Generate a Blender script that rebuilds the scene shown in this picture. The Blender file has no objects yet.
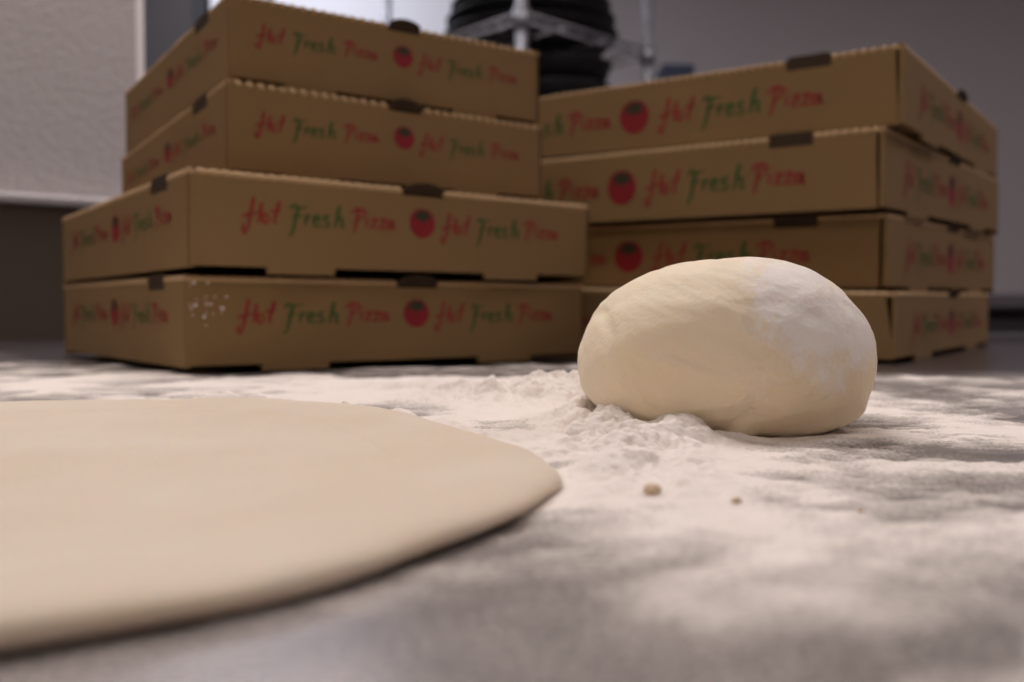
import bpy, bmesh, math, random
import numpy as np
from mathutils import Vector, Matrix
random.seed(7)
SC = bpy.context.scene
COL = SC.collection
TZ = 0.90                                  # height of the worktop above the floor
# ------------------------------------------------------------------ camera
PITCH, CAMH, FPX = 0.032, 0.0381, 939.1
cd = bpy.data.cameras.new('camera'); cam = bpy.data.objects.new('camera', cd); COL.objects.link(cam)
cam.location = (0, 0, TZ + CAMH); cam.rotation_euler = (math.pi/2 - PITCH, 0, 0)
cd.sensor_width = 36; cd.lens = FPX/1024*36; cd.clip_start = 0.005; cd.clip_end = 50
cd.dof.use_dof = True; cd.dof.focus_distance = 0.285; cd.dof.aperture_fstop = cd.lens/3.3
SC.camera = cam
# ------------------------------------------------------------------ world, light, exposure
w = bpy.data.worlds.new('world'); SC.world = w; w.use_nodes = True
w.node_tree.nodes['Background'].inputs[0].default_value = (.75, .72, .8, 1)
w.node_tree.nodes['Background'].inputs[1].default_value = 0.12
def area(name, loc, size, power, color, rot=(0, 0, 0)):
    l = bpy.data.lights.new(name, 'AREA'); l.shape = 'RECTANGLE'; l.size, l.size_y = size
    l.energy = power; l.color = color
    o = bpy.data.objects.new(name, l); COL.objects.link(o); o.location = loc; o.rotation_euler = rot
    return o
area('ceiling_light_over_table', (-0.5, 0.95, 2.62), (1.5, 0.9), 34, (1, .92, .90))
area('fill_light_right', (1.75, 1.0, 2.62), (1.0, 0.4), 19, (1, .91, .93))  # added fill for the far wall and the right-hand box faces
area('fill_light_door', (-0.95, 3.15, 2.62), (1.0, 0.5), 17, (.90, .91, 1))  # added unseen light that brightens the white double door
area('fill_light_behind_camera', (-0.6, -1.6, 2.62), (1.2, 0.6), 17, (1, .91, .86))  # added front fill from behind the camera, lifts ball and box fronts
vs = SC.view_settings
vs.view_transform = 'Standard'; vs.look = 'None'; vs.exposure = -0.06; vs.gamma = 1; vs.use_curve_mapping = False
SC.cycles.use_denoising = True

# ------------------------------------------------------------------ helpers
def link(o, parent=None):
    COL.objects.link(o)
    if parent is not None: o.parent = parent
    return o
def tag(o, label=None, cat=None, group=None, kind=None):
    if label: o['label'] = label
    if cat: o['category'] = cat
    if group: o['group'] = group
    if kind: o['kind'] = kind
    return o
def empty(name, loc, rz=0):
    o = bpy.data.objects.new(name, None); o.location = loc; o.rotation_euler = (0, 0, rz); o.empty_display_size = .02
    return link(o)
def mesh(name, verts, faces, mat, parent=None, smooth=False, mats=None, idx=None):
    m = bpy.data.meshes.new(name); m.from_pydata([tuple(v) for v in verts], [], faces); m.update()
    for mm in (mats or [mat]): m.materials.append(mm)
    if idx is not None: m.polygons.foreach_set('material_index', idx)
    if smooth: m.polygons.foreach_set('use_smooth', [True]*len(m.polygons))
    return link(bpy.data.objects.new(name, m), parent)
class MB:
    def __init__(s): s.v = []; s.f = []
    def add(s, v, f):
        k = len(s.v); s.v += [Vector(p) for p in v]; s.f += [tuple(i+k for i in q) for q in f]
    def box(s, lo, hi):
        (a, b, c), (d, e, g) = lo, hi
        s.add([(a,b,c),(d,b,c),(d,e,c),(a,e,c),(a,b,g),(d,b,g),(d,e,g),(a,e,g)],
              [(0,3,2,1),(4,5,6,7),(0,1,5,4),(1,2,6,5),(2,3,7,6),(3,0,4,7)])
    def tube(s, pts, r, n=8, cap=True):
        pts = [Vector(p) for p in pts]; rings = []
        for i, p in enumerate(pts):
            d = (pts[min(i+1, len(pts)-1)] - pts[max(i-1, 0)]).normalized()
            u = d.orthogonal().normalized() if abs(d.z) < .9 else Vector((1, 0, 0))
            if abs(d.z) < .9: u = d.cross(Vector((0, 0, 1))).normalized()
            v = d.cross(u)
            rr = r[i] if isinstance(r, (list, tuple)) else r
            rings.append([p + (u*math.cos(2*math.pi*k/n) + v*math.sin(2*math.pi*k/n))*rr for k in range(n)])
        vv = [q for ring in rings for q in ring]; ff = []
        for i in range(len(rings)-1):
            for k in range(n):
                ff.append((i*n+k, i*n+(k+1) % n, (i+1)*n+(k+1) % n, (i+1)*n+k))
        if cap: ff += [tuple(range(n))[::-1], tuple((len(rings)-1)*n+k for k in range(n))]
        s.add(vv, ff)
    def lathe(s, prof, n=48, c=(0, 0, 0)):
        vv = []; ff = []
        for r, z in prof:
            for k in range(n):
                a = 2*math.pi*k/n; vv.append((c[0]+r*math.cos(a), c[1]+r*math.sin(a), c[2]+z))
        for i in range(len(prof)-1):
            for k in range(n):
                ff.append((i*n+k, i*n+(k+1) % n, (i+1)*n+(k+1) % n, (i+1)*n+k))
        s.add(vv, ff)
    def build(s, name, mat, parent=None, smooth=False, bevel=0):
        o = mesh(name, s.v, s.f, mat, parent, smooth)
        if bevel:
            b = o.modifiers.new('bevel', 'BEVEL'); b.width = bevel; b.segments = 2; b.limit_method = 'ANGLE'
        return o

# ------------------------------------------------------------------ materials
def mat(name, color, rough=.6, metal=0, bump=None, spec=.5, vary=None, sss=0):
    m = bpy.data.materials.new(name); m.use_nodes = True; nt = m.node_tree; N = nt.nodes; L = nt.links
    b = N['Principled BSDF']; b.inputs['Base Color'].default_value = (*color, 1)
    b.inputs['Roughness'].default_value = rough; b.inputs['Metallic'].default_value = metal
    b.inputs['Specular IOR Level'].default_value = spec
    tc = N.new('ShaderNodeTexCoord')
    if vary:
        sc, amt, col2 = vary
        n = N.new('ShaderNodeTexNoise'); n.inputs['Scale'].default_value = sc; n.inputs['Detail'].default_value = 5
        L.new(tc.outputs['Object'], n.inputs['Vector'])
        mx = N.new('ShaderNodeMix'); mx.data_type = 'RGBA'
        r = N.new('ShaderNodeMapRange'); r.inputs[1].default_value = .35; r.inputs[2].default_value = .65; r.inputs[4].default_value = amt
        L.new(n.outputs['Fac'], r.inputs[0]); L.new(r.outputs[0], mx.inputs[0])
        mx.inputs[6].default_value = (*color, 1); mx.inputs[7].default_value = (*col2, 1)
        L.new(mx.outputs[2], b.inputs['Base Color'])
    if bump:
        sc, st, dist = bump
        n = N.new('ShaderNodeTexNoise'); n.inputs['Scale'].default_value = sc; n.inputs['Detail'].default_value = 4
        L.new(tc.outputs['Object'], n.inputs['Vector'])
        bp = N.new('ShaderNodeBump'); bp.inputs['Strength'].default_value = st; bp.inputs['Distance'].default_value = dist
        L.new(n.outputs['Fac'], bp.inputs['Height']); L.new(bp.outputs[0], b.inputs['Normal'])
    if sss:
        b.inputs['Subsurface Weight'].default_value = sss; b.inputs['Subsurface Radius'].default_value = (1, .6, .35)
        b.inputs['Subsurface Scale'].default_value = .004
    return m
M_kraft = mat('kraft_cardboard', (.222, .134, .053), .75, bump=(90, .25, .0006), spec=.25, vary=(14, .5, (.200, .120, .047)))
M_lug = mat('kraft_lug_painted_shade', (.045, .029, .016), .8, spec=.2)  # kraft of the locking lugs, with their shade put into the colour
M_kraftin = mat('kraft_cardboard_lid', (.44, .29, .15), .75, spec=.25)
M_red = mat('red_print', (.24, .034, .021), .6, spec=.3)
M_tom = mat('tomato_red_print', (.22, .011, .014), .6, spec=.3, vary=(120, .6, (.24, .008, .015)))
M_green = mat('green_print', (.055, .092, .017), .6, spec=.3)
M_leaf = mat('dark_green_print', (.030, .032, .012), .6, spec=.3)
M_steel = mat('brushed_steel', (.32, .30, .32), .27, 1, bump=(60, .15, .0004), vary=(9, .6, (.23, .215, .23)))
M_splash = mat('dull_steel_backsplash', (.085, .062, .046), .45, .4, vary=(3, .5, (.065, .048, .036)))
M_ledge = mat('steel_ledge', (.55, .52, .52), .4, .6)
M_chrome = mat('chrome_wire', (.26, .26, .29), .45, .6)
M_wall = mat('painted_plaster', (.42, .385, .38), .8, bump=(150, .8, .003), spec=.2)
M_wall2 = mat('lavender_grey_wall_paint', (.50, .47, .49), .8, bump=(40, .2, .002), spec=.2)
M_trim = mat('pale_corner_trim', (.75, .71, .70), .6)
M_white = mat('white_door_paint', (.85, .86, .92), .6)
M_greydoor = mat('grey_door_paint', (.075, .066, .068), .8)
M_dark = mat('dark_rubber_gasket', (.03, .03, .035), .6)
M_black = mat('black_pan_coating', (.006, .006, .007), .55, spec=.3)
M_darkcab = mat('charcoal_cabinet_metal', (.10, .094, .106), .5, .2)
M_blue = mat('dark_blue_plastic', (.05, .07, .13), .5)
M_floor = mat('quarry_tile_floor', (.20, .10, .07), .6)
M_ceil = mat('white_ceiling_tile', (.7, .69, .68), .9)
M_crumb = mat('dry_dough_crumb', (.68, .53, .37), .9, spec=.1)
M_speck = mat('flour_speck', (.80, .74, .68), .9)

def node_mat(name):
    m = bpy.data.materials.new(name); m.use_nodes = True
    return m, m.node_tree.nodes, m.node_tree.links, m.node_tree.nodes['Principled BSDF']
# flour: thin dust lets the steel through, thick flour is opaque
M_flour, N, L, b = node_mat('white_flour')
b.inputs['Roughness'].default_value = 1; b.inputs['Specular IOR Level'].default_value = .05
tc = N.new('ShaderNodeTexCoord')
n1 = N.new('ShaderNodeTexNoise'); n1.inputs['Scale'].default_value = 90; n1.inputs['Detail'].default_value = 6
L.new(tc.outputs['Object'], n1.inputs['Vector'])
cr = N.new('ShaderNodeMix'); cr.data_type = 'RGBA'; cr.inputs[6].default_value = (.82, .735, .66, 1); cr.inputs[7].default_value = (.87, .80, .745, 1)
L.new(n1.outputs['Fac'], cr.inputs[0]); L.new(cr.outputs[2], b.inputs['Base Color'])
n2 = N.new('ShaderNodeTexNoise'); n2.inputs['Scale'].default_value = 900; n2.inputs['Detail'].default_value = 3
L.new(tc.outputs['Object'], n2.inputs['Vector'])
bp = N.new('ShaderNodeBump'); bp.inputs['Strength'].default_value = .55; bp.inputs['Distance'].default_value = .0005
L.new(n2.outputs['Fac'], bp.inputs['Height']); L.new(bp.outputs[0], b.inputs['Normal'])
at = N.new('ShaderNodeAttribute'); at.attribute_name = 'cover'
ad = N.new('ShaderNodeMath'); ad.operation = 'MULTIPLY_ADD'; ad.inputs[1].default_value = .9; 
L.new(n2.outputs['Fac'], ad.inputs[0]); L.new(at.outputs['Fac'], ad.inputs[2])
mr = N.new('ShaderNodeMapRange'); mr.inputs[1].default_value = .48; mr.inputs[2].default_value = 1.5
L.new(ad.outputs[0], mr.inputs[0])
L.new(mr.outputs[0], b.inputs['Alpha'])
# dough
def dough(name, base, warm, patch=None):
    m, N, L, b = node_mat(name)
    b.inputs['Roughness'].default_value = .62; b.inputs['Specular IOR Level'].default_value = .3
    b.inputs['Subsurface Weight'].default_value = .35; b.inputs['Subsurface Radius'].default_value = (1, .65, .35); b.inputs['Subsurface Scale'].default_value = .004
    tc = N.new('ShaderNodeTexCoord')
    n = N.new('ShaderNodeTexNoise'); n.inputs['Scale'].default_value = 16; n.inputs['Detail'].default_value = 4
    L.new(tc.outputs['Object'], n.inputs['Vector'])
    mx = N.new('ShaderNodeMix'); mx.data_type = 'RGBA'; mx.inputs[6].default_value = (*base, 1); mx.inputs[7].default_value = (*warm, 1)
    r = N.new('ShaderNodeMapRange'); r.inputs[1].default_value = .35; r.inputs[2].default_value = .65
    L.new(n.outputs['Fac'], r.inputs[0]); L.new(r.outputs[0], mx.inputs[0])
    g = N.new('ShaderNodeTexNoise'); g.inputs['Scale'].default_value = 620; g.inputs['Detail'].default_value = 3
    L.new(tc.outputs['Object'], g.inputs['Vector'])
    bp = N.new('ShaderNodeBump'); bp.inputs['Strength'].default_value = .6; bp.inputs['Distance'].default_value = .0004
    L.new(g.outputs['Fac'], bp.inputs['Height']); L.new(bp.outputs[0], b.inputs['Normal'])
    # flour clinging in patches
    at = N.new('ShaderNodeAttribute'); at.attribute_name = 'floury'
    g2 = N.new('ShaderNodeTexNoise'); g2.inputs['Scale'].default_value = 650; g2.inputs['Detail'].default_value = 6; g2.inputs['Roughness'].default_value = .7
    L.new(tc.outputs['Object'], g2.inputs['Vector'])
    a = N.new('ShaderNodeMath'); a.operation = 'ADD'; L.new(at.outputs['Fac'], a.inputs[0]); L.new(g2.outputs['Fac'], a.inputs[1])
    r2 = N.new('ShaderNodeMapRange'); r2.inputs[1].default_value = .80; r2.inputs[2].default_value = 1.28; r2.inputs[4].default_value = 1
    L.new(a.outputs[0], r2.inputs[0])
    mf = N.new('ShaderNodeMix'); mf.data_type = 'RGBA'; mf.inputs[7].default_value = (.91, .84, .775, 1)
    L.new(r2.outputs[0], mf.inputs[0]); L.new(mx.outputs[2], mf.inputs[6]); L.new(mf.outputs[2], b.inputs['Base Color'])
    return m
M_ball = dough('dough_ball_skin', (.87, .755, .575), (.84, .69, .47))
M_sheet = dough('rolled_dough_skin', (.70, .605, .485), (.665, .555, .42))

# ------------------------------------------------------------------ numpy noise
def vnoise(x, y, seed=0):
    xi = np.floor(x).astype(np.int64); yi = np.floor(y).astype(np.int64); xf = x-xi; yf = y-yi
    def h(a, b):
        n = (a*374761393 + b*668265263 + seed*1442695041) & 0xffffffff
        n = ((n ^ (n >> 13))*1274126177) & 0xffffffff
        return ((n ^ (n >> 16)) & 0xffff)/65535.
    u = xf*xf*(3-2*xf); v = yf*yf*(3-2*yf)
    return (h(xi, yi)*(1-u)+h(xi+1, yi)*u)*(1-v)+(h(xi, yi+1)*(1-u)+h(xi+1, yi+1)*u)*v
def fbm(x, y, f, oct=4, seed=0, gain=.5):
    s = 0; a = 1; t = 0
    for o in range(oct):
        s = s + a*vnoise(x*f*2**o + 13.7*o, y*f*2**o + 7.1*o, seed+o); t += a; a *= gain
    return s/t
def sstep(a, b, x):
    t = np.clip((x-a)/(b-a), 0, 1); return t*t*(3-2*t)

# ------------------------------------------------------------------ worktop (turned 35 degrees to the lens)
WA = math.radians(35); wa = Vector((math.cos(WA), math.sin(WA), 0)); wb = Vector((-math.sin(WA), math.cos(WA), 0))
A0, A1, B0, B1 = -1.15, 1.111, -0.45, 1.315
def frame_obj(name, label=None, cat=None):
    o = empty(name, (0, 0, 0), WA); tag(o, label, cat); return o
wt = frame_obj('worktop_table', 'stainless steel worktop dusted with flour, carrying the dough and the pizza boxes', 'table')
t = MB(); t.box((A0, B0, TZ-.04), (A1, B1, TZ)); t.build('table_top', M_steel, wt, bevel=.004)
for x in (A0+.08, A1-.08):
    for y in (B0+.08, B1-.08):
        l = MB(); l.tube([(x, y, 0.0), (x, y, TZ-.04)], .02, 16); l.build('leg', M_steel, wt, True)
t = MB(); t.box((A0+.08, B0+.08, .25), (A1-.08, B1-.08, .27)); t.build('undershelf', M_steel, wt)

# backsplash panel and wall at the left back
P0 = Vector((-.65, 1.15, 0)); wend = .203 + P0.dot(wa)
bs = frame_obj('backsplash', 'dull brown steel backsplash behind the left stack of boxes, with a pale ledge on top', 'backsplash')
t = MB(); t.box((A0, B1, TZ), (wend, B1+.02, TZ+.172)); t.build('splash_panel', M_splash, bs)
t = MB(); t.box((A0, B1-.012, TZ+.172), (wend, B1+.03, TZ+.184)); t.build('ledge', M_ledge, bs, bevel=.003)
t = MB(); t.box((A0-1.2, B1+.03, 0), (wend-.01, B1+.15, 2.7)); o = t.build('wall_left', M_wall); o.rotation_euler.z = WA; tag(o, kind='structure')
t = MB(); t.box((wend-.01, B1+.03, 0), (wend, B1+.15, 2.7)); o = t.build('trim_1', M_trim); o.rotation_euler.z = WA; tag(o, kind='structure')

# room shell
def struct(name, lo, hi, m):
    t = MB(); t.box(lo, hi); return tag(t.build(name, m), kind='structure')
YB = 3.9
struct('floor', (-3.2, -2.6, -.05), (3.2, YB+.1, 0), M_floor)
struct('ceiling', (-3.2, -2.6, 2.7), (3.2, YB+.1, 2.75), M_ceil)
struct('wall_back', (-3.2, YB, 0), (3.2, YB+.1, 2.7), M_wall2)
struct('wall_right', (3.1, -2.6, 0), (3.2, YB, 2.7), M_wall2)
struct('wall_west', (-3.2, -2.6, 0), (-3.1, YB, 2.7), M_wall2)
struct('wall_front', (-3.2, -2.6, 0), (3.2, -2.5, 2.7), M_wall2)
# white double door at the back and a grey door beside it
def door(n, x0, x1, h, m, seam=True):
    r = empty('door_%d' % n, (0, 0, 0)); tag(r, kind='structure')
    k = (x0+x1)/2
    t = MB(); t.box((x0, YB-.05, 0), (k-.004 if seam else x1, YB-.01, h)); t.build('door_leaf', m, r, bevel=.004)
    if seam:
        t = MB(); t.box((k+.004, YB-.05, 0), (x1, YB-.01, h)); t.build('door_leaf', m, r, bevel=.004)
        t = MB(); t.box((k-.004, YB-.04, 0), (k+.004, YB-.012, h)); t.build('door_gasket', M_greydoor, r)
    t = MB(); t.box((x0-.05, YB-.06, 0), (x0, YB, h+.05)); t.box((x1, YB-.06, 0), (x1+.05, YB, h+.05)); t.box((x0, YB-.06, h), (x1, YB, h+.05))
    t.build('door_frame', M_dark if not seam else M_white, r)
    for s in ((-.06, .06) if seam else (.35,)):
        t = MB(); t.tube([(k+s, YB-.09, 1.0), (k+s, YB-.09, 1.25)], .01, 10); t.tube([(k+s, YB-.09, 1.02), (k+s, YB-.04, 1.02)], .007, 8); t.tube([(k+s, YB-.09, 1.23), (k+s, YB-.04, 1.23)], .007, 8)
        t.build('door_handle', M_chrome, r, True)
door(1, -1.17, .17, 2.45, M_white)
door(2, -2.15, -1.29, 2.3, M_greydoor, seam=False)

# ------------------------------------------------------------------ dark counter in the far right
c = empty('counter_cabinet', (0.72, 1.62, 0)); tag(c, 'charcoal counter behind the right stack of boxes, low against the lavender wall', 'counter')
t = MB(); t.box((0, .03, .1), (1.5, .65, .925)); t.build('cabinet_body', M_darkcab, c, bevel=.005)
t = MB(); t.box((-.02, 0, .94), (1.52, .66, .972)); t.build('counter_top', M_darkcab, c, bevel=.006)
t = MB(); t.box((0.02, .045, .925), (1.5, .63, .94)); t.build('shadow_gap_strip', M_dark, c)
for i in range(3):
    d = MB(); d.box((.02+.5*i, .01, .14), (.49+.5*i, .03, .90)); dd = d.build('door', M_darkcab, c, bevel=.003)
    h = MB(); h.tube([(.1+.5*i, -.01, .8), (.4+.5*i, -.01, .8)], .006, 8); h.tube([(.1+.5*i, -.01, .8), (.1+.5*i, .012, .8)], .005, 8); h.tube([(.4+.5*i, -.01, .8), (.4+.5*i, .012, .8)], .005, 8)
    h.build('handle', M_chrome, dd, True)
for x in (.06, 1.44):
    for y in (.08, .6):
        l = MB(); l.tube([(x, y, 0), (x, y, .1)], .02, 12); l.build('leg', M_dark, c, True)

# ------------------------------------------------------------------ wire shelving
SA = math.atan2(.68, .73)
sh = empty('wire_shelving_unit', (.02, 2.0, 0), SA); tag(sh, 'chrome wire shelving unit with round posts holding black pans in the background', 'shelving')
SD, SL = .42, 1.07
for (x, y) in ((0, 0), (SD, 0), (0, SL), (SD, SL)):
    l = MB(); l.tube([(x, y, 0.03), (x, y, 2.1)], .0125, 20)
    for zz in np.arange(.1, 2.1, .0508): l.tube([(x, y, zz), (x, y, zz+.004)], .0134, 20)
    l.build('post', M_chrome, sh, True)
    f = MB(); f.lathe([(0.0, 0), (.018, 0), (.02, .01), (.014, .03), (0, .03)], 16, (x, y, 0)); f.build('levelling_foot', M_dark, sh, True)
def wire_shelf(z):
    s = MB()
    for dz in (0, -.020):
        for p, q in (((0, 0), (SD, 0)), ((0, SL), (SD, SL)), ((0, 0), (0, SL)), ((SD, 0), (SD, SL))):
            s.tube([(*p, z+dz), (*q, z+dz)], .0038, 8)
    n = 22
    for i in range(1, n):
        y = SL*i/n; s.tube([(0, y, z+.004), (SD, y, z+.004)], 0.0015, 6)
    for x in (SD*.33, SD*.66): s.tube([(x, 0, z-.004), (x, SL, z-.004)], .0035, 6)
    for (a, bb) in (((0, 0), (0, SL)), ((SD, 0), (SD, SL)), ((0, 0), (SD, 0)), ((0, SL), (SD, SL))):   # zigzag truss between the rails
        k = int((abs(bb[0]-a[0])+abs(bb[1]-a[1]))/.05)
        pts = [(a[0]+(bb[0]-a[0])*i/k, a[1]+(bb[1]-a[1])*i/k, z-(.020 if i % 2 else 0)) for i in range(k+1)]
        s.tube(pts, .0014, 6)
    for (x, y) in ((0, 0), (SD, 0), (0, SL), (SD, SL)): s.tube([(x, y, z-.035), (x, y, z+.006)], .018, 16)
    return s.build('wire_shelf', M_chrome, sh, True)
ZS = 1.568
for z in (ZS, 1.25, .75, .2): wire_shelf(z)
def on_shelf(a, bb): v = Matrix.Rotation(SA, 3, 'Z') @ Vector((a, bb, 0)); return (.02+v.x, 2.0+v.y)
def pan_stack(x, y, z, r0, n, dh, taper, lab, name='round_pan', group='stacked black pans'):
    for i in range(n):
        r = r0*(1-taper*(i/max(1, n-1))**1.5)
        o = empty(name, (x, y, z+i*dh))
        p = MB(); p.lathe([(0, .003), (r*.8, .003), (r*.97, dh*.9), (r, dh*.97), (r*.99, dh*.80), (r*.86, 0), (0, 0)], 56)
        p.build('pan_body', M_black, o, True)
        q = MB(); q.lathe([(r*.985, dh*.80), (r*1.01, dh*.86), (r*1.01, dh*.98), (r*.975, dh*.98)], 56); q.build('rim', M_black, o, True)
        tag(o, lab[i], 'pan', group)
x, y = on_shelf(.245, .225)
words = ['lowest', 'second from bottom', 'middle', 'second from top', 'topmost']
pan_stack(x, y, ZS+.006, .212, 5, .036, .24, ['black round pan on the upper wire shelf, %s of the big stack' % k for k in words])
x, y = on_shelf(.285, .165)
pan_stack(x, y, 1.256, .128, 5, .056, .02, ['black deep pan under the upper wire shelf, %s of the small stack' % k for k in words], 'deep_pan', 'stacked deep black pans')
# small blue wall box
o = empty('wall_box', (.665, YB-.11, 1.86)); tag(o, 'small dark blue box mounted on the far wall beside the right shelf post', 'box')
t = MB(); t.box((-.06, 0, -.06), (.06, .11, .06)); t.build('box_body', M_blue, o, bevel=.006)
t = MB(); t.box((-.065, -.006, .035), (.065, .11, .065)); t.build('box_lid', M_blue, o, bevel=.004)

# ------------------------------------------------------------------ lettering strokes (x height = 1)
def loop(cx, cy, rx, ry, n=12): return [(cx+rx*math.cos(2*math.pi*k/n+1), cy+ry*math.sin(2*math.pi*k/n+1)) for k in range(n+1)]
HOT = [[(.85, 2.15), (.62, 1.1), (.40, 0), (.12, -.95)], [(.12, -.95), (-.12, -.55), (-.02, -.1)], [(-.15, .5), (.5, .72), (1.35, .95)],
       [(1.55, 1.75), (1.38, .85), (1.2, .05)], loop(1.88, .45, .27, .40), [(3.15, 2.0), (2.85, 1.0), (2.62, .25), (2.85, .05)], [(2.3, 1.05), (3.2, 1.22)]]
FRESH = [[(.85, 1.6), (.62, .6), (.35, -.45), (.0, -1.0)], [(.1, 1.4), (.45, 1.72), (1.0, 1.58), (1.75, 1.68)], [(.35, .72), (1.25, .86)],
         [(1.62, .95), (1.5, .08)], [(1.52, .45), (1.78, .9), (2.1, .86)],
         [(2.25, .45), (2.75, .62), (2.65, .95), (2.35, .8), (2.25, .38), (2.5, .03), (2.95, .2)],
         [(3.85, 1.0), (3.45, .92), (3.35, .62), (3.72, .4), (3.62, .05), (3.05, .08)],
         [(4.85, 2.0), (4.55, 1.0), (4.32, .0)], [(4.42, .5), (4.78, .95), (5.05, .72), (4.98, .08), (5.3, .12)]]
PIZZA = [[(.75, 1.6), (.5, .6), (.2, -.5)], [(.0, 1.25), (.6, 1.75), (1.3, 1.5), (1.1, .92), (.42, .62)],
         [(1.62, .88), (1.5, .08)], [(1.75, 1.25), (1.82, 1.34)],
         [(1.95, .85), (2.55, .88), (2.0, .1), (2.7, .12)], [(2.85, .85), (3.4, .88), (2.9, .1), (3.55, .12)],
         loop(3.95, .42, .25, .36), [(4.3, .88), (4.22, .15), (4.6, .12)]]
def catmull(p, n=5):
    if len(p) < 3: return list(p)
    q = [p[0]]+list(p)+[p[-1]]; out = []
    for i in range(1, len(q)-2):
        for k in range(n):
            t = k/n; o = []
            for d in (0, 1):
                a, bb, c, e = q[i-1][d], q[i][d], q[i+1][d], q[i+2][d]
                o.append(.5*(2*bb+(c-a)*t+(2*a-5*bb+4*c-e)*t*t+(-a+3*bb-3*c+e)*t**3))
            out.append(tuple(o))
    return out+[tuple(p[-1])]
def ribbons(strokes, ox, oy, sc, wd):
    V = []; F = []
    rnd = random.Random(3)
    for st in strokes:
        p = catmull(st); n = len(p); k0 = len(V); ph = rnd.random()*6
        for i, (x, y) in enumerate(p):
            a = p[max(i-1, 0)]; c = p[min(i+1, n-1)]; dx, dy = c[0]-a[0], c[1]-a[1]; l = math.hypot(dx, dy) or 1
            t = i/(n-1); hw = wd*(.62+.45*math.sin(math.pi*min(1, t*1.25+.12))+.12*math.sin(ph+t*9))/2
            # broad nib: thicker on the down strokes
            hw *= .75+.45*abs(dy)/l
            V += [(ox+sc*(x-dy/l*hw), oy+sc*(y+dx/l*hw)), (ox+sc*(x+dy/l*hw), oy+sc*(y-dx/l*hw))]
        for i in range(n-1): F.append((k0+2*i, k0+2*i+1, k0+2*i+3, k0+2*i+2))
    return V, F

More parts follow.
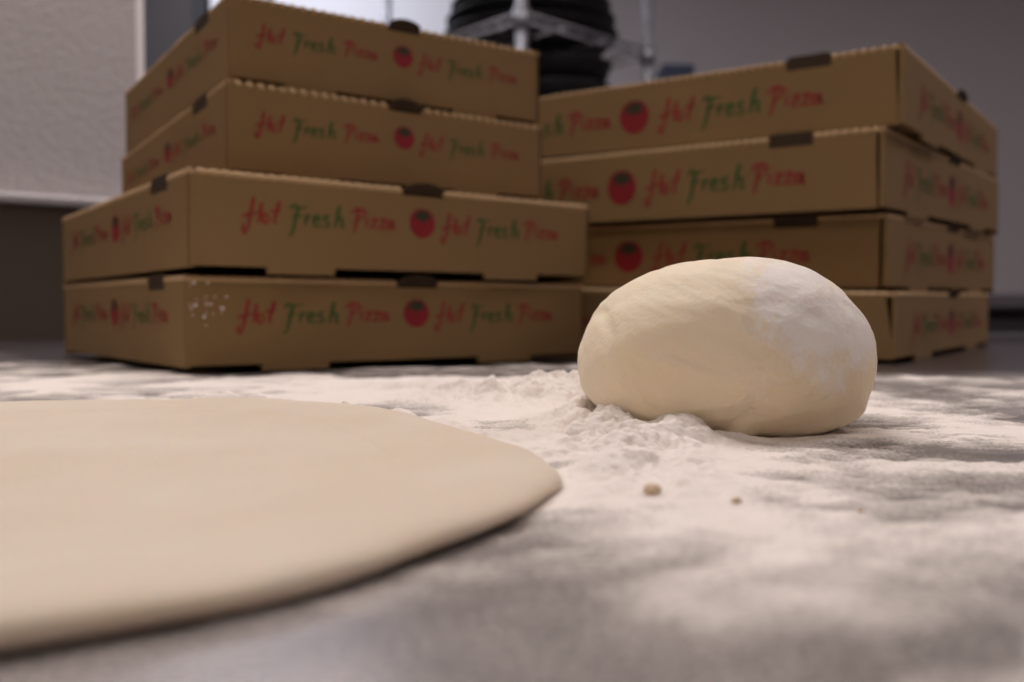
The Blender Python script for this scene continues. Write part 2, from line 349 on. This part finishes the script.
# ------------------------------------------------------------------ pizza boxes
H = .054
def pizza_box(label, x, y, yaw, S, zb, zt, slit, amp, specks=False, group=None, big=False):
    """A face (tabs and centre lug) runs from the near corner along a; B face (slot) runs along b."""
    a = Vector((math.cos(yaw), math.sin(yaw), 0)); bv = Vector((-math.sin(yaw), math.cos(yaw), 0))
    root = empty('pizza_box', (x, y, TZ+zb[0]), yaw); tag(root, label, 'pizza box', group)
    def Pm(u, v, wz):          # box coordinates -> local coordinates of the root, following the sag of the card
        s, t = u/S, v/S
        def bil(c): return c[0]*(1-s)*(1-t)+c[1]*s*(1-t)+c[2]*(1-s)*t+c[3]*s*t
        lo, hi = bil(zb), bil(zt)
        return (u, v, lo + (hi-lo)*wz/H - zb[0] if wz > 0 else lo + wz - zb[0])
    TH = .003
    def panel(name, outline, face, m=M_kraft):
        """outline in (s, w) counter-clockwise seen from outside, s left to right"""
        def Q(s, wz, off):
            if face == 'A': return Pm(s, -off, wz)
            if face == 'B': return Pm(-off, S-s, wz)
            if face == 'C': return Pm(S-s, S+off, wz)
            return Pm(S+off, s, wz)
        n = len(outline)
        V = [Q(s, wz, 0) for s, wz in outline]+[Q(s, wz, -TH) for s, wz in outline]
        F = [tuple(range(n)), tuple(range(2*n-1, n-1, -1))]+[(i, i+n, (i+1) % n+n, (i+1) % n) for i in range(n)]
        return mesh(name, V, F, m, root), Q
    T = .0042
    hg = H-.0012
    A_out = [(0, 0), (.152*S, 0), (.152*S, -T), (.297*S, -T), (.297*S, 0), (.678*S, 0), (.678*S, -T), (.832*S, -T), (.832*S, 0), (S, 0), (S, hg), (.565*S, hg), (.565*S, H-.0045), (.46*S, H-.0045), (.46*S, hg), (0, hg)]
    pa, QA = panel('front_panel', A_out, 'A')
    s0, s1 = (S*(1-.20), S*(1-.12)) if big else (S*(1-(.265 if S < .3 else .235)), S*(1-(.15 if S < .3 else .125)))         # slot in the B face, towards the near corner
    sd = .0062
    eB, eT = slit
    B_out = [(0, -.001), (S-eB, -.001), (S-eT, hg), (s1, hg), (s1, H-.0078), (s0, H-.0078), (s0, hg), (0, hg)]
    pb, QB = panel('side_panel', B_out, 'B')
    panel('rear_panel', [(0, -T), (S, -T), (S, hg), (0, hg)], 'C'); panel('side_panel', [(0, -T), (S, -T), (S, hg), (0, hg)], 'D')
    # bottom sheet and inner liner wall set back from the front corner
    t = [Pm(TH+.001, TH+.001, .0015), Pm(S-TH-.001, TH+.001, .0015), Pm(S-TH-.001, S-TH-.001, .0015), Pm(TH+.001, S-TH-.001, .0015)]
    t2 = [(p[0], p[1], p[2]+.003) for p in t]
    mesh('bottom_panel', t+t2, [(0, 3, 2, 1), (4, 5, 6, 7), (0, 1, 5, 4), (1, 2, 6, 5), (2, 3, 7, 6), (3, 0, 4, 7)], M_kraft, root)
    # lid: sheet plus folded, fluted edge
    V = []; F = []
    e = .0035
    g = 6
    gu = [.0012, .016, .2*S, .4*S, .6*S, .8*S, S-e]; gv = [e, S-s1, S-s0, .4*S, .6*S, .8*S, S-e]
    for layer in (H-.0001, H-.0015):
        for i in range(g+1):
            for j in range(g+1):
                V.append(Pm(gu[i], gv[j], layer))
    nn = (g+1)**2
    for i in range(g):
        for j in range(g):
            k = i*(g+1)+j
            F.append((k, k+g+1, k+g+2, k+1)); F.append((nn+k, nn+k+1, nn+k+g+2, nn+k+g+1))
    def edge(face, gaps):
        pitch = .0072; n = int(S/.0009); R = .0026
        prof = [(-.0002, -.0034), (.0006, -.0020), (.0006, -.0008), (-.0004, .0004), (-.0018, .0010), (-.0042, .0008), (-.0044, -.0022)]
        prev = None
        for i in range(n+1):
            s = S*i/n
            if any(p < s < q for p, q in gaps): prev = None; continue
            sc = abs(math.cos(math.pi*s/pitch)); k = amp*(1-sc**1.5)+.12*amp*math.sin(s*733)
            ring = []
            for j, (off, dz) in enumerate(prof):
                o2 = off - .0012*k*(1 if j in (1, 2, 3) else 0); z2 = dz - .0016*k*(1 if j in (3, 4, 5) else 0)
                wz = H + z2
                if face == 'A': p = Pm(s, -o2, wz)
                elif face == 'B': p = Pm(-o2, S-s, wz)
                elif face == 'C': p = Pm(S-s, S+o2, wz)
                else: p = Pm(S+o2, s, wz)
                V.append(p); ring.append(len(V)-1)
            if prev:
                m = len(ring)
                for j in range(m): F.append((prev[j], ring[j], ring[(j+1) % m], prev[(j+1) % m]))
            prev = ring
    edge('A', [(.46*S, .565*S)]); edge('B', [(s0, s1)]); edge('C', []); edge('D', [])
    mesh('lid', V, F, M_kraftin, root)
    # locking lug standing in the middle of the A edge
    m = 14; V = []
    for off in (0, -.0012):
        for k in range(m+1):
            t = k/m; hh = .0016+.0042*math.sin(math.pi*t)**.55
            V.append(QA(S*(.462+.101*t), H+hh-.0015, off+.0022))
        for k in range(m, -1, -1):
            V.append(QA(S*(.462+.101*k/m), H-.0065, off-.0042))
    nn = len(V)//2
    F = [tuple(range(nn))[::-1], tuple(range(nn, 2*nn))]+[(i, (i+1) % nn, (i+1) % nn+nn, i+nn) for i in range(nn)]
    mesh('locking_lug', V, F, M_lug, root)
    V = []
    for off in (-.0008, -.0022):
        for s_, wz in ((s0+.0006, H-.0074), (s1-.0006, H-.0074), (s1-.0006, H+.0008), (s1-.003, H+.0024), (s0+.003, H+.0024), (s0+.0006, H+.0008)):
            V.append(QB(s_, wz, off))
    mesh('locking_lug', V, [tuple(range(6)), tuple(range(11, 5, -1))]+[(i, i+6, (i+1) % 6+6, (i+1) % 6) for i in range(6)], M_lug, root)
    # print on both faces
    for pn, Q in ((pa, QA), (pb, QB)):
        def put(name, V2, F2, m, off):
            lo = [Q(s, wz, off) for s, wz in V2]
            return mesh(name, lo, F2, m, pn)
        sc = S*.0228; by = .0255
        kx, dx, dy = (.93, -.006, -.0072) if big else (1.06, -.003, 0) if S < .3 else (1, 0, 0)
        if big: sc *= .95
        for base in (.105, .562):
            for st, u0 in ((HOT, 0.0), (FRESH, .092), (PIZZA, .231)):
                V2, F2 = ribbons(st, 0, 0, sc, .30)
                u = .509+(base+u0-.509)*kx+dx*(1.6 if base < .5 and S < .3 else 1)
                V2 = [(u*S+q[0]*1.02, by+dy+q[1]+(.0008 if st is PIZZA else 0)) for q in V2]
                put('lettering', V2, F2, M_green if st is FRESH else M_red, .00025)
        cx, cy, r = (.509+(-.014 if big else dx*.5))*S, .0320+dy*.8, S*.0325
        n = 28; V2 = [(cx, cy)]
        for i in range(n):
            t = 2*math.pi*i/n; rr = r*(1+.05*math.cos(2*t)*.5-.05*max(0, math.sin(t))**6)
            V2.append((cx+rr*math.cos(t)*.98, cy+rr*math.sin(t)*1.03))
        tm = put('tomato_print', V2, [(0, i+1, (i+1) % n+1) for i in range(n)], M_tom, .00025)
        V2 = [(cx, cy+.62*r)]; m = 14
        for i in range(m):
            t = 2*math.pi*i/m+.2; rr = r*((.86 if i % 2 == 0 else .42)); V2.append((cx+rr*math.cos(t)*1.05, cy+.48*r+rr*math.sin(t)*.62))
        put('tomato_leaf_print', V2, [(0, i+1, (i+1) % m+1) for i in range(m)], M_leaf, .0004)
    if specks:
        V = []; F = []
        rnd = random.Random(5)
        for i in range(26):
            s = S*abs(rnd.gauss(.012, .035))+.002; wz = min(.050, max(.02, rnd.gauss(.040, .009))); r = rnd.choice([.0004, .0006, .0009])
            k0 = len(V)
            for sgn in (0, 1):
                for k in range(6): V.append(QA(s+r*math.cos(k*math.pi/3), wz+r*math.sin(k*math.pi/3), .0001+.0004*sgn))
            F += [(k0+6, k0+7, k0+8, k0+9, k0+10, k0+11)]+[(k0+k, k0+(k+1) % 6, k0+6+(k+1) % 6, k0+6+k) for k in range(6)]
        tag(mesh('flour_specks', V, F, M_speck, pa), kind='stuff')
    return root
mm = lambda *v: tuple(q/1000 for q in v)
GL, GR = 'printed pizza boxes in the left stack', 'printed pizza boxes in the right stack'
pizza_box('kraft pizza box flecked with flour, bottom of the left stack', -.1881, .5407, .6511, .305, mm(6, 5.5, 6, 5.5), mm(58.3, 58, 59.5, 58), (.0003, .0003), .25, True, group=GL)
pizza_box('kraft pizza box second from bottom of the left stack, wider than the two above it', -.1825, .5334, .6590, .305, mm(64.2, 64.8, 63.4, 63), mm(119, 118.2, 114, 114), (.0003, .0003), .45, group=GL)
pizza_box('small kraft pizza box third from bottom of the left stack, under the topmost', -.1737, .5773, .6395, .2443, mm(125, 125.5, 119, 121), mm(179.5, 179, 162.5, 165), (.0003, .0012), .9, group=GL)
pizza_box('small kraft pizza box on top of the left stack', -.1761, .5891, .6346, .2443, mm(184.5, 185, 168, 170), mm(236, 238, 219, 221), (.0003, .0012), 1.0, group=GL)
SR = .4388
pizza_box('kraft pizza box at the bottom of the right stack, mostly behind the dough ball', .2733, .6680, .9643, SR-.012, mm(4.4, 5, 5, 5), mm(51, 56.5, 61, 60), (.0015, .0075), .5, group=GR, big=True)
pizza_box('kraft pizza box second from bottom of the right stack', .2821, .7085, .9328, SR, mm(56.6, 62.4, 65, 66), mm(111.5, 122, 117, 121), (.006, .0055), .4, group=GR, big=True)
pizza_box('kraft pizza box third from bottom of the right stack', .2728, .6925, .9233, SR, mm(115, 126.4, 121, 126), mm(173, 182, 179.5, 184), (.0045, .006), .6, group=GR, big=True)
pizza_box('large kraft pizza box on top of the right stack', .2873, .6952, .9542, SR, mm(176.5, 187, 183.5, 188), mm(234, 241.5, 237.5, 243), (.003, .006), 1.0, group=GR, big=True)

# ------------------------------------------------------------------ dough ball
BC = Vector((.0682, .303, TZ))
def make_ball():
    bm = bmesh.new(); bmesh.ops.create_icosphere(bm, subdivisions=7, radius=1)
    co = np.array([v.co for v in bm.verts]); 
    # front outline, degrees : radius in metres about a centre 27 mm above the worktop
    pts = [(727, 256), (700, 258), (668, 264), (640, 274), (612, 291), (592, 312), (579, 340), (577, 362), (581, 388), (597, 408), (630, 424), (668, 434), (712, 438), (752, 439), (788, 436), (822, 427), (848, 412), (864, 396), (872, 378), (875, 356), (875, 335), (868, 318), (848, 296), (820, 274), (795, 262), (765, 256)]
    k = .299/FPX
    cx, cy = 727, 352
    ang = []; rad = []
    for px, py in pts:
        dx, dz = (px-cx)*k, (cy-py)*k; ang.append(math.atan2(dz, dx)); rad.append(math.hypot(dx, dz))
    o = np.argsort(ang); ang = np.array(ang)[o]; rad = np.array(rad)[o]
    ang = np.concatenate([ang-2*math.pi, ang, ang+2*math.pi]); rad = np.concatenate([rad]*3)
    th = np.arctan2(co[:, 2], co[:, 0]); R = np.interp(th, ang, rad)
    for _ in range(2):
        pass
    # smooth the interpolation
    R = sum(np.interp(th+d, ang, rad) for d in (-.12, -.06, 0, .06, .12))/5
    x = co[:, 0]*R*.967; z = co[:, 2]*R; y = np.sign(co[:, 1])*np.abs(co[:, 1])**.74*.042
    P = np.stack([x, y, z+.0234], 1)
    nrm = co/np.linalg.norm(co, axis=1)[:, None]
    def bump(c, r, amt):
        d = np.linalg.norm((co-np.array(c)/np.linalg.norm(c))/np.array(r), axis=1); return amt*np.exp(-d*d)
    # long soft creases and folds
    f1 = (fbm(co[:, 0]*1.3+co[:, 1]*.7+5, co[:, 2]*1.6+co[:, 1]*.9+3, 1.3, 3, 11)-.5)*.0030
    f2 = (fbm(co[:, 0]*3+9+co[:, 1]*2, co[:, 2]*5+4-co[:, 1]*2, 1.5, 3, 23)-.5)*.0012
    u = co[:, 0]+.45*co[:, 2]
    crease = -.0009*np.exp(-((u+.80)/.04)**2)*sstep(-.75, -.1, co[:, 2])*sstep(.8, .3, co[:, 2])*(co[:, 1] < .2)
    v_ = co[:, 2]-.02+.35*(co[:, 0]+.4)
    crease += -.0007*np.exp(-(v_/.03)**2)*np.exp(-((co[:, 0]+.42)/.16)**2)*(co[:, 1] < 0)
    blob = bump((-.08, -.75, -.80), (.13, .2, .13), .0022)+bump((.95, -.35, -.40), (.10, .25, .12), .0018)+bump((.0, -.2, -.9), (.3, .5, .1), 0)
    P += nrm*(f1+f2+crease+blob)[:, None]
    # floor contact: squash softly
    z = P[:, 2]; P[:, 2] = np.where(z < .0012, .0003+.0009*np.exp(np.clip((z-.0012)/.0009, -20, 0)), z)
    for v, p in zip(bm.verts, P): v.co = p
    me = bpy.data.meshes.new('dough_ball'); bm.to_mesh(me); bm.free()
    me.polygons.foreach_set('use_smooth', [True]*len(me.polygons)); me.materials.append(M_ball)
    # flour clinging at the upper right and at the foot
    q = np.stack([co[:, 0], co[:, 1], co[:, 2]], 1)
    d = ((q[:, 0]-.45+.35*(q[:, 2]-.3))/.40)**2+((q[:, 2]-.34)/.46)**2+(fbm(co[:, 0]*3+7, co[:, 2]*3+4, 2.2, 4, 55)-.5)*1.6
    fl = .85*np.exp(-np.maximum(d, 0)**1.3)*(q[:, 1] < .5)+.30*np.exp(-((q[:, 2]-.75)/.35)**2)*sstep(-.9, .6, q[:, 0])
    fl += .14+.22*sstep(-.3, -.95, q[:, 2])*sstep(-.6, .2, q[:, 0])
    fl += (fbm(co[:, 0]*4+7, co[:, 2]*4+co[:, 1]*3, 1.5, 3, 5)-.5)*.5
    at = me.attributes.new('floury', 'FLOAT', 'POINT'); at.data.foreach_set('value', fl.astype(np.float32))
    ob = link(bpy.data.objects.new('dough_ball', me)); ob.location = BC
    tag(ob, 'pale round ball of dough with a floury patch resting on the floured worktop', 'dough')
make_ball()

# ------------------------------------------------------------------ rolled dough
OUT = [(.0105, .192), (.0075, .215), (-.003, .245), (-.020, .280), (-.045, .318), (-.080, .342), (-.120, .352), (-.160, .345), (-.200, .320), (-.232, .290), (-.245, .235), (-.232, .170), (-.195, .120), (-.145, .095), (-.095, .088), (-.062, .0965), (-.030, .117), (-.012, .142), (.003, .168)]
def inside_profile():
    p = catmull([OUT[-1]]+OUT+[OUT[0], OUT[1]], 10)
    return p[10:-20]
def make_sheet():
    ol = np.array(inside_profile()); n = len(ol); c = np.array([-.115, .228])
    th = .0048
    rings = []; NR = 60
    V = []; 
    # from centre outwards on the top, round the edge and back underneath
    prof = [(i/NR, None) for i in range(1, NR+1)]
    d = ol-c; L_ = np.linalg.norm(d, axis=1)[:, None]; un = d/L_
    L_ = L_*(1+.012*(fbm(un[:, 0]*3+5, un[:, 1]*3+5, 2.2, 3, 9)-.5)[:, None])
    pos = []; zs = []
    for t in np.linspace(.02, 1, NR): pos.append(c+un*(L_-.006)*t); zs.append(np.full(n, th))
    for k in range(1, 9):
        a = k/8*math.pi*.93
        pos.append(c+un*(L_-.006+.006*math.sin(a)**.9)); zs.append(np.full(n, th/2+th/2*math.cos(a)))
    pos = np.array(pos); zs = np.array(zs)
    X = pos[:, :, 0]; Y = pos[:, :, 1]
    wob = (fbm(X+3, Y+3, 22, 3, 31)-.5)*.0026+(fbm(X+3, Y+3, 90, 2, 37)-.5)*.0005
    rr = np.linalg.norm(pos-c, axis=2)/L_[:, 0][None, :]
    wob = wob+.0009*np.exp(-((rr-.90)/.07)**2)-.0006*(rr < .7)
    wob[NR+4:] *= .15; zs = np.maximum(zs+wob*np.clip(zs/th, 0, 1), .0003)
    m = len(zs)
    V = np.stack([X.ravel(), Y.ravel(), zs.ravel()], 1).tolist(); F = []
    for i in range(m-1):
        for k in range(n):
            k2 = (k+1) % n; F.append((i*n+k, (i+1)*n+k, (i+1)*n+k2, i*n+k2))
    V.append((c[0], c[1], th)); ci = len(V)-1
    for k in range(n): F.append((ci, k, (k+1) % n))
    V = [(v[0]-c[0], v[1]-c[1], v[2]) for v in V]
    ob = mesh('rolled_dough', V, F, M_sheet, None, True); ob.location = (c[0], c[1], TZ+.0004)
    tag(ob, 'flat rolled-out round of pizza dough with a soft thick edge on the worktop', 'dough')
    Xa = np.array([v[0] for v in V])+c[0]; Ya = np.array([v[1] for v in V])+c[1]
    fl = .10+(fbm(Xa+2, Ya+2, 18, 4, 77)-.5)*.9
    at = ob.data.attributes.new('floury', 'FLOAT', 'POINT'); at.data.foreach_set('value', fl.astype(np.float32))
make_sheet()

# ------------------------------------------------------------------ flour
def W(px, py):                       # point of the worktop seen at a pixel
    y = (py-341)/FPX; x = (px-512)/FPX; c_, s_ = math.cos(PITCH), math.sin(PITCH)
    dirv = (x, c_-y*s_, -s_-y*c_); t = CAMH/-dirv[2]; return dirv[0]*t, dirv[1]*t
def axis(lo, hi, d0, d1, fine, coarse):
    out = [lo]
    while out[-1] < hi:
        q = out[-1]; dist = max(d0-q, q-d1, 0); out.append(q+min(coarse, fine+dist*.022))
    return np.array(out)
def make_flour():
    xs = axis(-.55, .70, -.06, .17, .00042, .004); ys = axis(.04, .86, .14, .40, .00042, .004)
    X, Y = np.meshgrid(xs, ys)
    # broad cover
    wx = X+.02*(fbm(X+1, Y+1, 9, 3, 3)-.5); wy = Y+.02*(fbm(X+1, Y+1, 9, 3, 4)-.5)
    C = .36+(fbm(wx+4, wy*1.0+4, 26, 4, 1, .55)-.5)*2.3+(fbm((wx*.8+wy*.6)*1.0+4, (wy*.8-wx*.6)*2.8+4, 34, 3, 91, .5)-.5)*1.3*sstep(.24, .14, Y)+(fbm(wx*1.0+2, wy*1.6+4, 110, 3, 2, .6)-.5)*.8
    def g(px, py, rx, ry, amt, rot=0):
        cx, cy = W(px, py); dx, dy = X-cx, Y-cy; c_, s_ = math.cos(rot), math.sin(rot)
        return amt*np.exp(-((dx*c_+dy*s_)/rx)**2-((-dx*s_+dy*c_)/ry)**2)
    C += g(300, 383, .26, .07, .42)+g(520, 392, .10, .05, .45)+g(640, 425, .055, .05, .9)+g(560, 400, .05, .05, .6)
    C += g(760, 470, .11, .022, .55)+g(900, 500, .10, .03, .55)+g(640, 500, .035, .045, .6)+g(960, 405, .12, .03, .30)+g(960, 430, .10, .012, .15)
    C += g(1000, 540, .06, .02, .45)+g(520, 520, .022, .010, .35)+g(820, 560, .06, .02, .25)+g(640, 620, .012, .03, .12)
    C -= g(565, 610, .015, .020, .45)+g(960, 645, .022, .009, .55)+g(870, 590, .02, .008, .25)+g(980, 455, .035, .016, .85)+g(760, 372, .30, .03, .35)+g(590, 472, .016, .012, .7)
    C -= g(500, 376, .12, .016, .7)+g(950, 372, .14, .03, .45)+g(330, 650, .05, .012, .35)+g(880, 446, .02, .008, .4)+g(690, 650, .015, .006, .12)
    C += g(60, 384, .10, .05, .35)-.14*sstep(.150, .115, Y)+.10*sstep(.2, .25, Y)
    C -= .75*sstep(.60, .72, Y)
    C -= .8*sstep(.56, .66, Y+.35*np.maximum(0, X-.15))*sstep(.1, .2, X)
    C = .36+(C-.36)*(1-.55*sstep(.22, .12, Y))+g(690, 620, .006, .03, .15)+g(400, 396, .11, .05, .55)+g(500, 418, .03, .03, .45)
    C = np.maximum(C, (.10+.35*fbm(X+3, Y+4, 45, 3, 66))*sstep(.62, .5, Y))
    # piled ridge
    pile = g(560, 402, .038, .022, .0085)+g(500, 400, .035, .018, .0040)+g(630, 425, .020, .022, .0105)+g(655, 440, .022, .028, .0062)+g(610, 452, .016, .035, .0040)+g(700, 438, .020, .012, .0030)+g(640, 485, .018, .025, .0022)+g(637, 424, .007, .010, .0040)+g(668, 432, .006, .008, .0018)+g(440, 392, .06, .008, .0032)
    # keep clear of the two doughs
    ol = np.array(inside_profile()); c = np.array([-.115, .228])
    ang = np.arctan2(ol[:, 1]-c[1], ol[:, 0]-c[0]); L_ = np.linalg.norm(ol-c, axis=1); o = np.argsort(ang)
    A = np.arctan2(Y-c[1], X-c[0]); Rr = np.hypot(X-c[0], Y-c[1]); edge = np.interp(A, ang[o], L_[o], period=2*math.pi)
    dsheet = Rr-edge
    dball = (np.sqrt(((X-BC.x)/.0485)**2+((Y-BC.y)/.044)**2)-1)*.05
    pile *= sstep(-.004, .012, dsheet)*sstep(-.016, -.002, dball)
    # low bank of flour pushed up along the far rim of the sheet
    bank = .0034*np.exp(-((dsheet-.004)/.006)**2)*sstep(.20, .30, Y)*(.4+.9*fbm(X+2, Y+2, 30, 3, 6))*sstep(-.26, -.16, X)
    pile += bank; C += .35*np.exp(-((dsheet-.005)/.012)**2)*sstep(.20, .28, Y)
    pile = pile*1.0
    pk = np.clip(pile/.004, 0, 1)
    clump = sstep(.30, .70, fbm(X+5, Y+5, 105, 4, 8, .42))*.55+.22; bil = 1-np.abs(2*fbm(X+6, Y+6, 160, 3, 15, .6)-1)
    bil2 = 1-np.abs(2*fbm(X+8, Y+8, 330, 3, 19, .6)-1)
    z = pile*(.70+.6*fbm(X+3, Y+3, 60, 3, 12)) + pk*(.0085*(clump-.5)+.0016*(bil-.7)+.0006*(bil2-.7))
    lay = np.clip((C-.38)/.5, 0, 1)
    z = z+lay*(.0004+.0011*fbm(X+9, Y+9, 55, 3, 21)+.0009*(fbm(X+9, Y+9, 230, 3, 27)-.45))+.00008
    z = z+(.0004*lay+.0007*pk)*(fbm(X+1, Y+1, 620, 2, 41)-.5)
    z = np.maximum(z, .00006)
    z = np.where((dsheet < -.002), .00006, z); z = np.where(dball < -.020, .00006, z)
    C = C+pk*1.2
    ny, nx = X.shape
    idx = np.arange(ny*nx).reshape(ny, nx)
    Cq = np.maximum.reduce([C[:-1, :-1], C[1:, :-1], C[:-1, 1:], C[1:, 1:]])
    dq = dsheet[:-1, :-1]
    keep = (Cq > .04) & (dq > -.008) & (dball[:-1, :-1] > -.022)
    f = np.stack([idx[:-1, :-1], idx[:-1, 1:], idx[1:, 1:], idx[1:, :-1]], -1)[keep]
    used = np.unique(f); remap = np.full(ny*nx, -1); remap[used] = np.arange(len(used)); f = remap[f]
    V = np.stack([X.ravel(), Y.ravel(), z.ravel()], 1)[used]
    me = bpy.data.meshes.new('flour'); me.vertices.add(len(V)); me.vertices.foreach_set('co', V.astype(np.float32).ravel())
    nf = len(f); me.loops.add(nf*4); me.loops.foreach_set('vertex_index', f.astype(np.int32).ravel())
    me.polygons.add(nf); me.polygons.foreach_set('loop_start', np.arange(0, nf*4, 4, dtype=np.int32))
    me.update(calc_edges=True); me.validate()
    me.polygons.foreach_set('use_smooth', np.ones(len(me.polygons), dtype=bool))
    at = me.attributes.new('cover', 'FLOAT', 'POINT'); at.data.foreach_set('value', C.ravel()[used].astype(np.float32))
    me.materials.append(M_flour)
    ob = link(bpy.data.objects.new('flour', me)); ob.location = (0, 0, TZ)
    tag(ob, 'white flour heaped and dusted over the steel worktop around the dough', 'flour', kind='stuff')
    print('flour verts', len(V))
    # crumbs of flour lying on the heap
    def zat(x, y):
        i = min(np.searchsorted(ys, y), ny-1); j = min(np.searchsorted(xs, x), nx-1); return z[i, j], C[i, j], dsheet[i, j], dball[i, j]
    rnd = random.Random(11); k = 0
    for (px, py, r) in ((652, 507, .0015), (736, 511, .0009), (860, 517, .0006)):
        x, y = W(px, py); zz = zat(x, y)[0]; bm = bmesh.new(); bmesh.ops.create_icosphere(bm, subdivisions=3, radius=1)
        for v in bm.verts:
            n = 1+.35*(float(vnoise(np.array([v.co.x*2+9]), np.array([v.co.z*2+v.co.y*2+9]), 3)[0])-.5)
            v.co = Vector((v.co.x*r*1.2*n, v.co.y*r*n, v.co.z*r*.75*n))
        me2 = bpy.data.meshes.new('dough_crumb'); bm.to_mesh(me2); bm.free(); me2.materials.append(M_crumb)
        me2.polygons.foreach_set('use_smooth', [True]*len(me2.polygons))
        o = link(bpy.data.objects.new('dough_crumb', me2)); o.location = (x, y, TZ+zz+r*.35)
        tag(o, ('largest tan dough crumb lying in the flour in front of the dough ball', 'small tan dough crumb in the flour to the right of the largest crumb', 'tiny dough crumb farthest right in the flour, below the foot of the dough ball')[k], 'crumb', 'dough crumbs in the flour'); k += 1
make_flour()
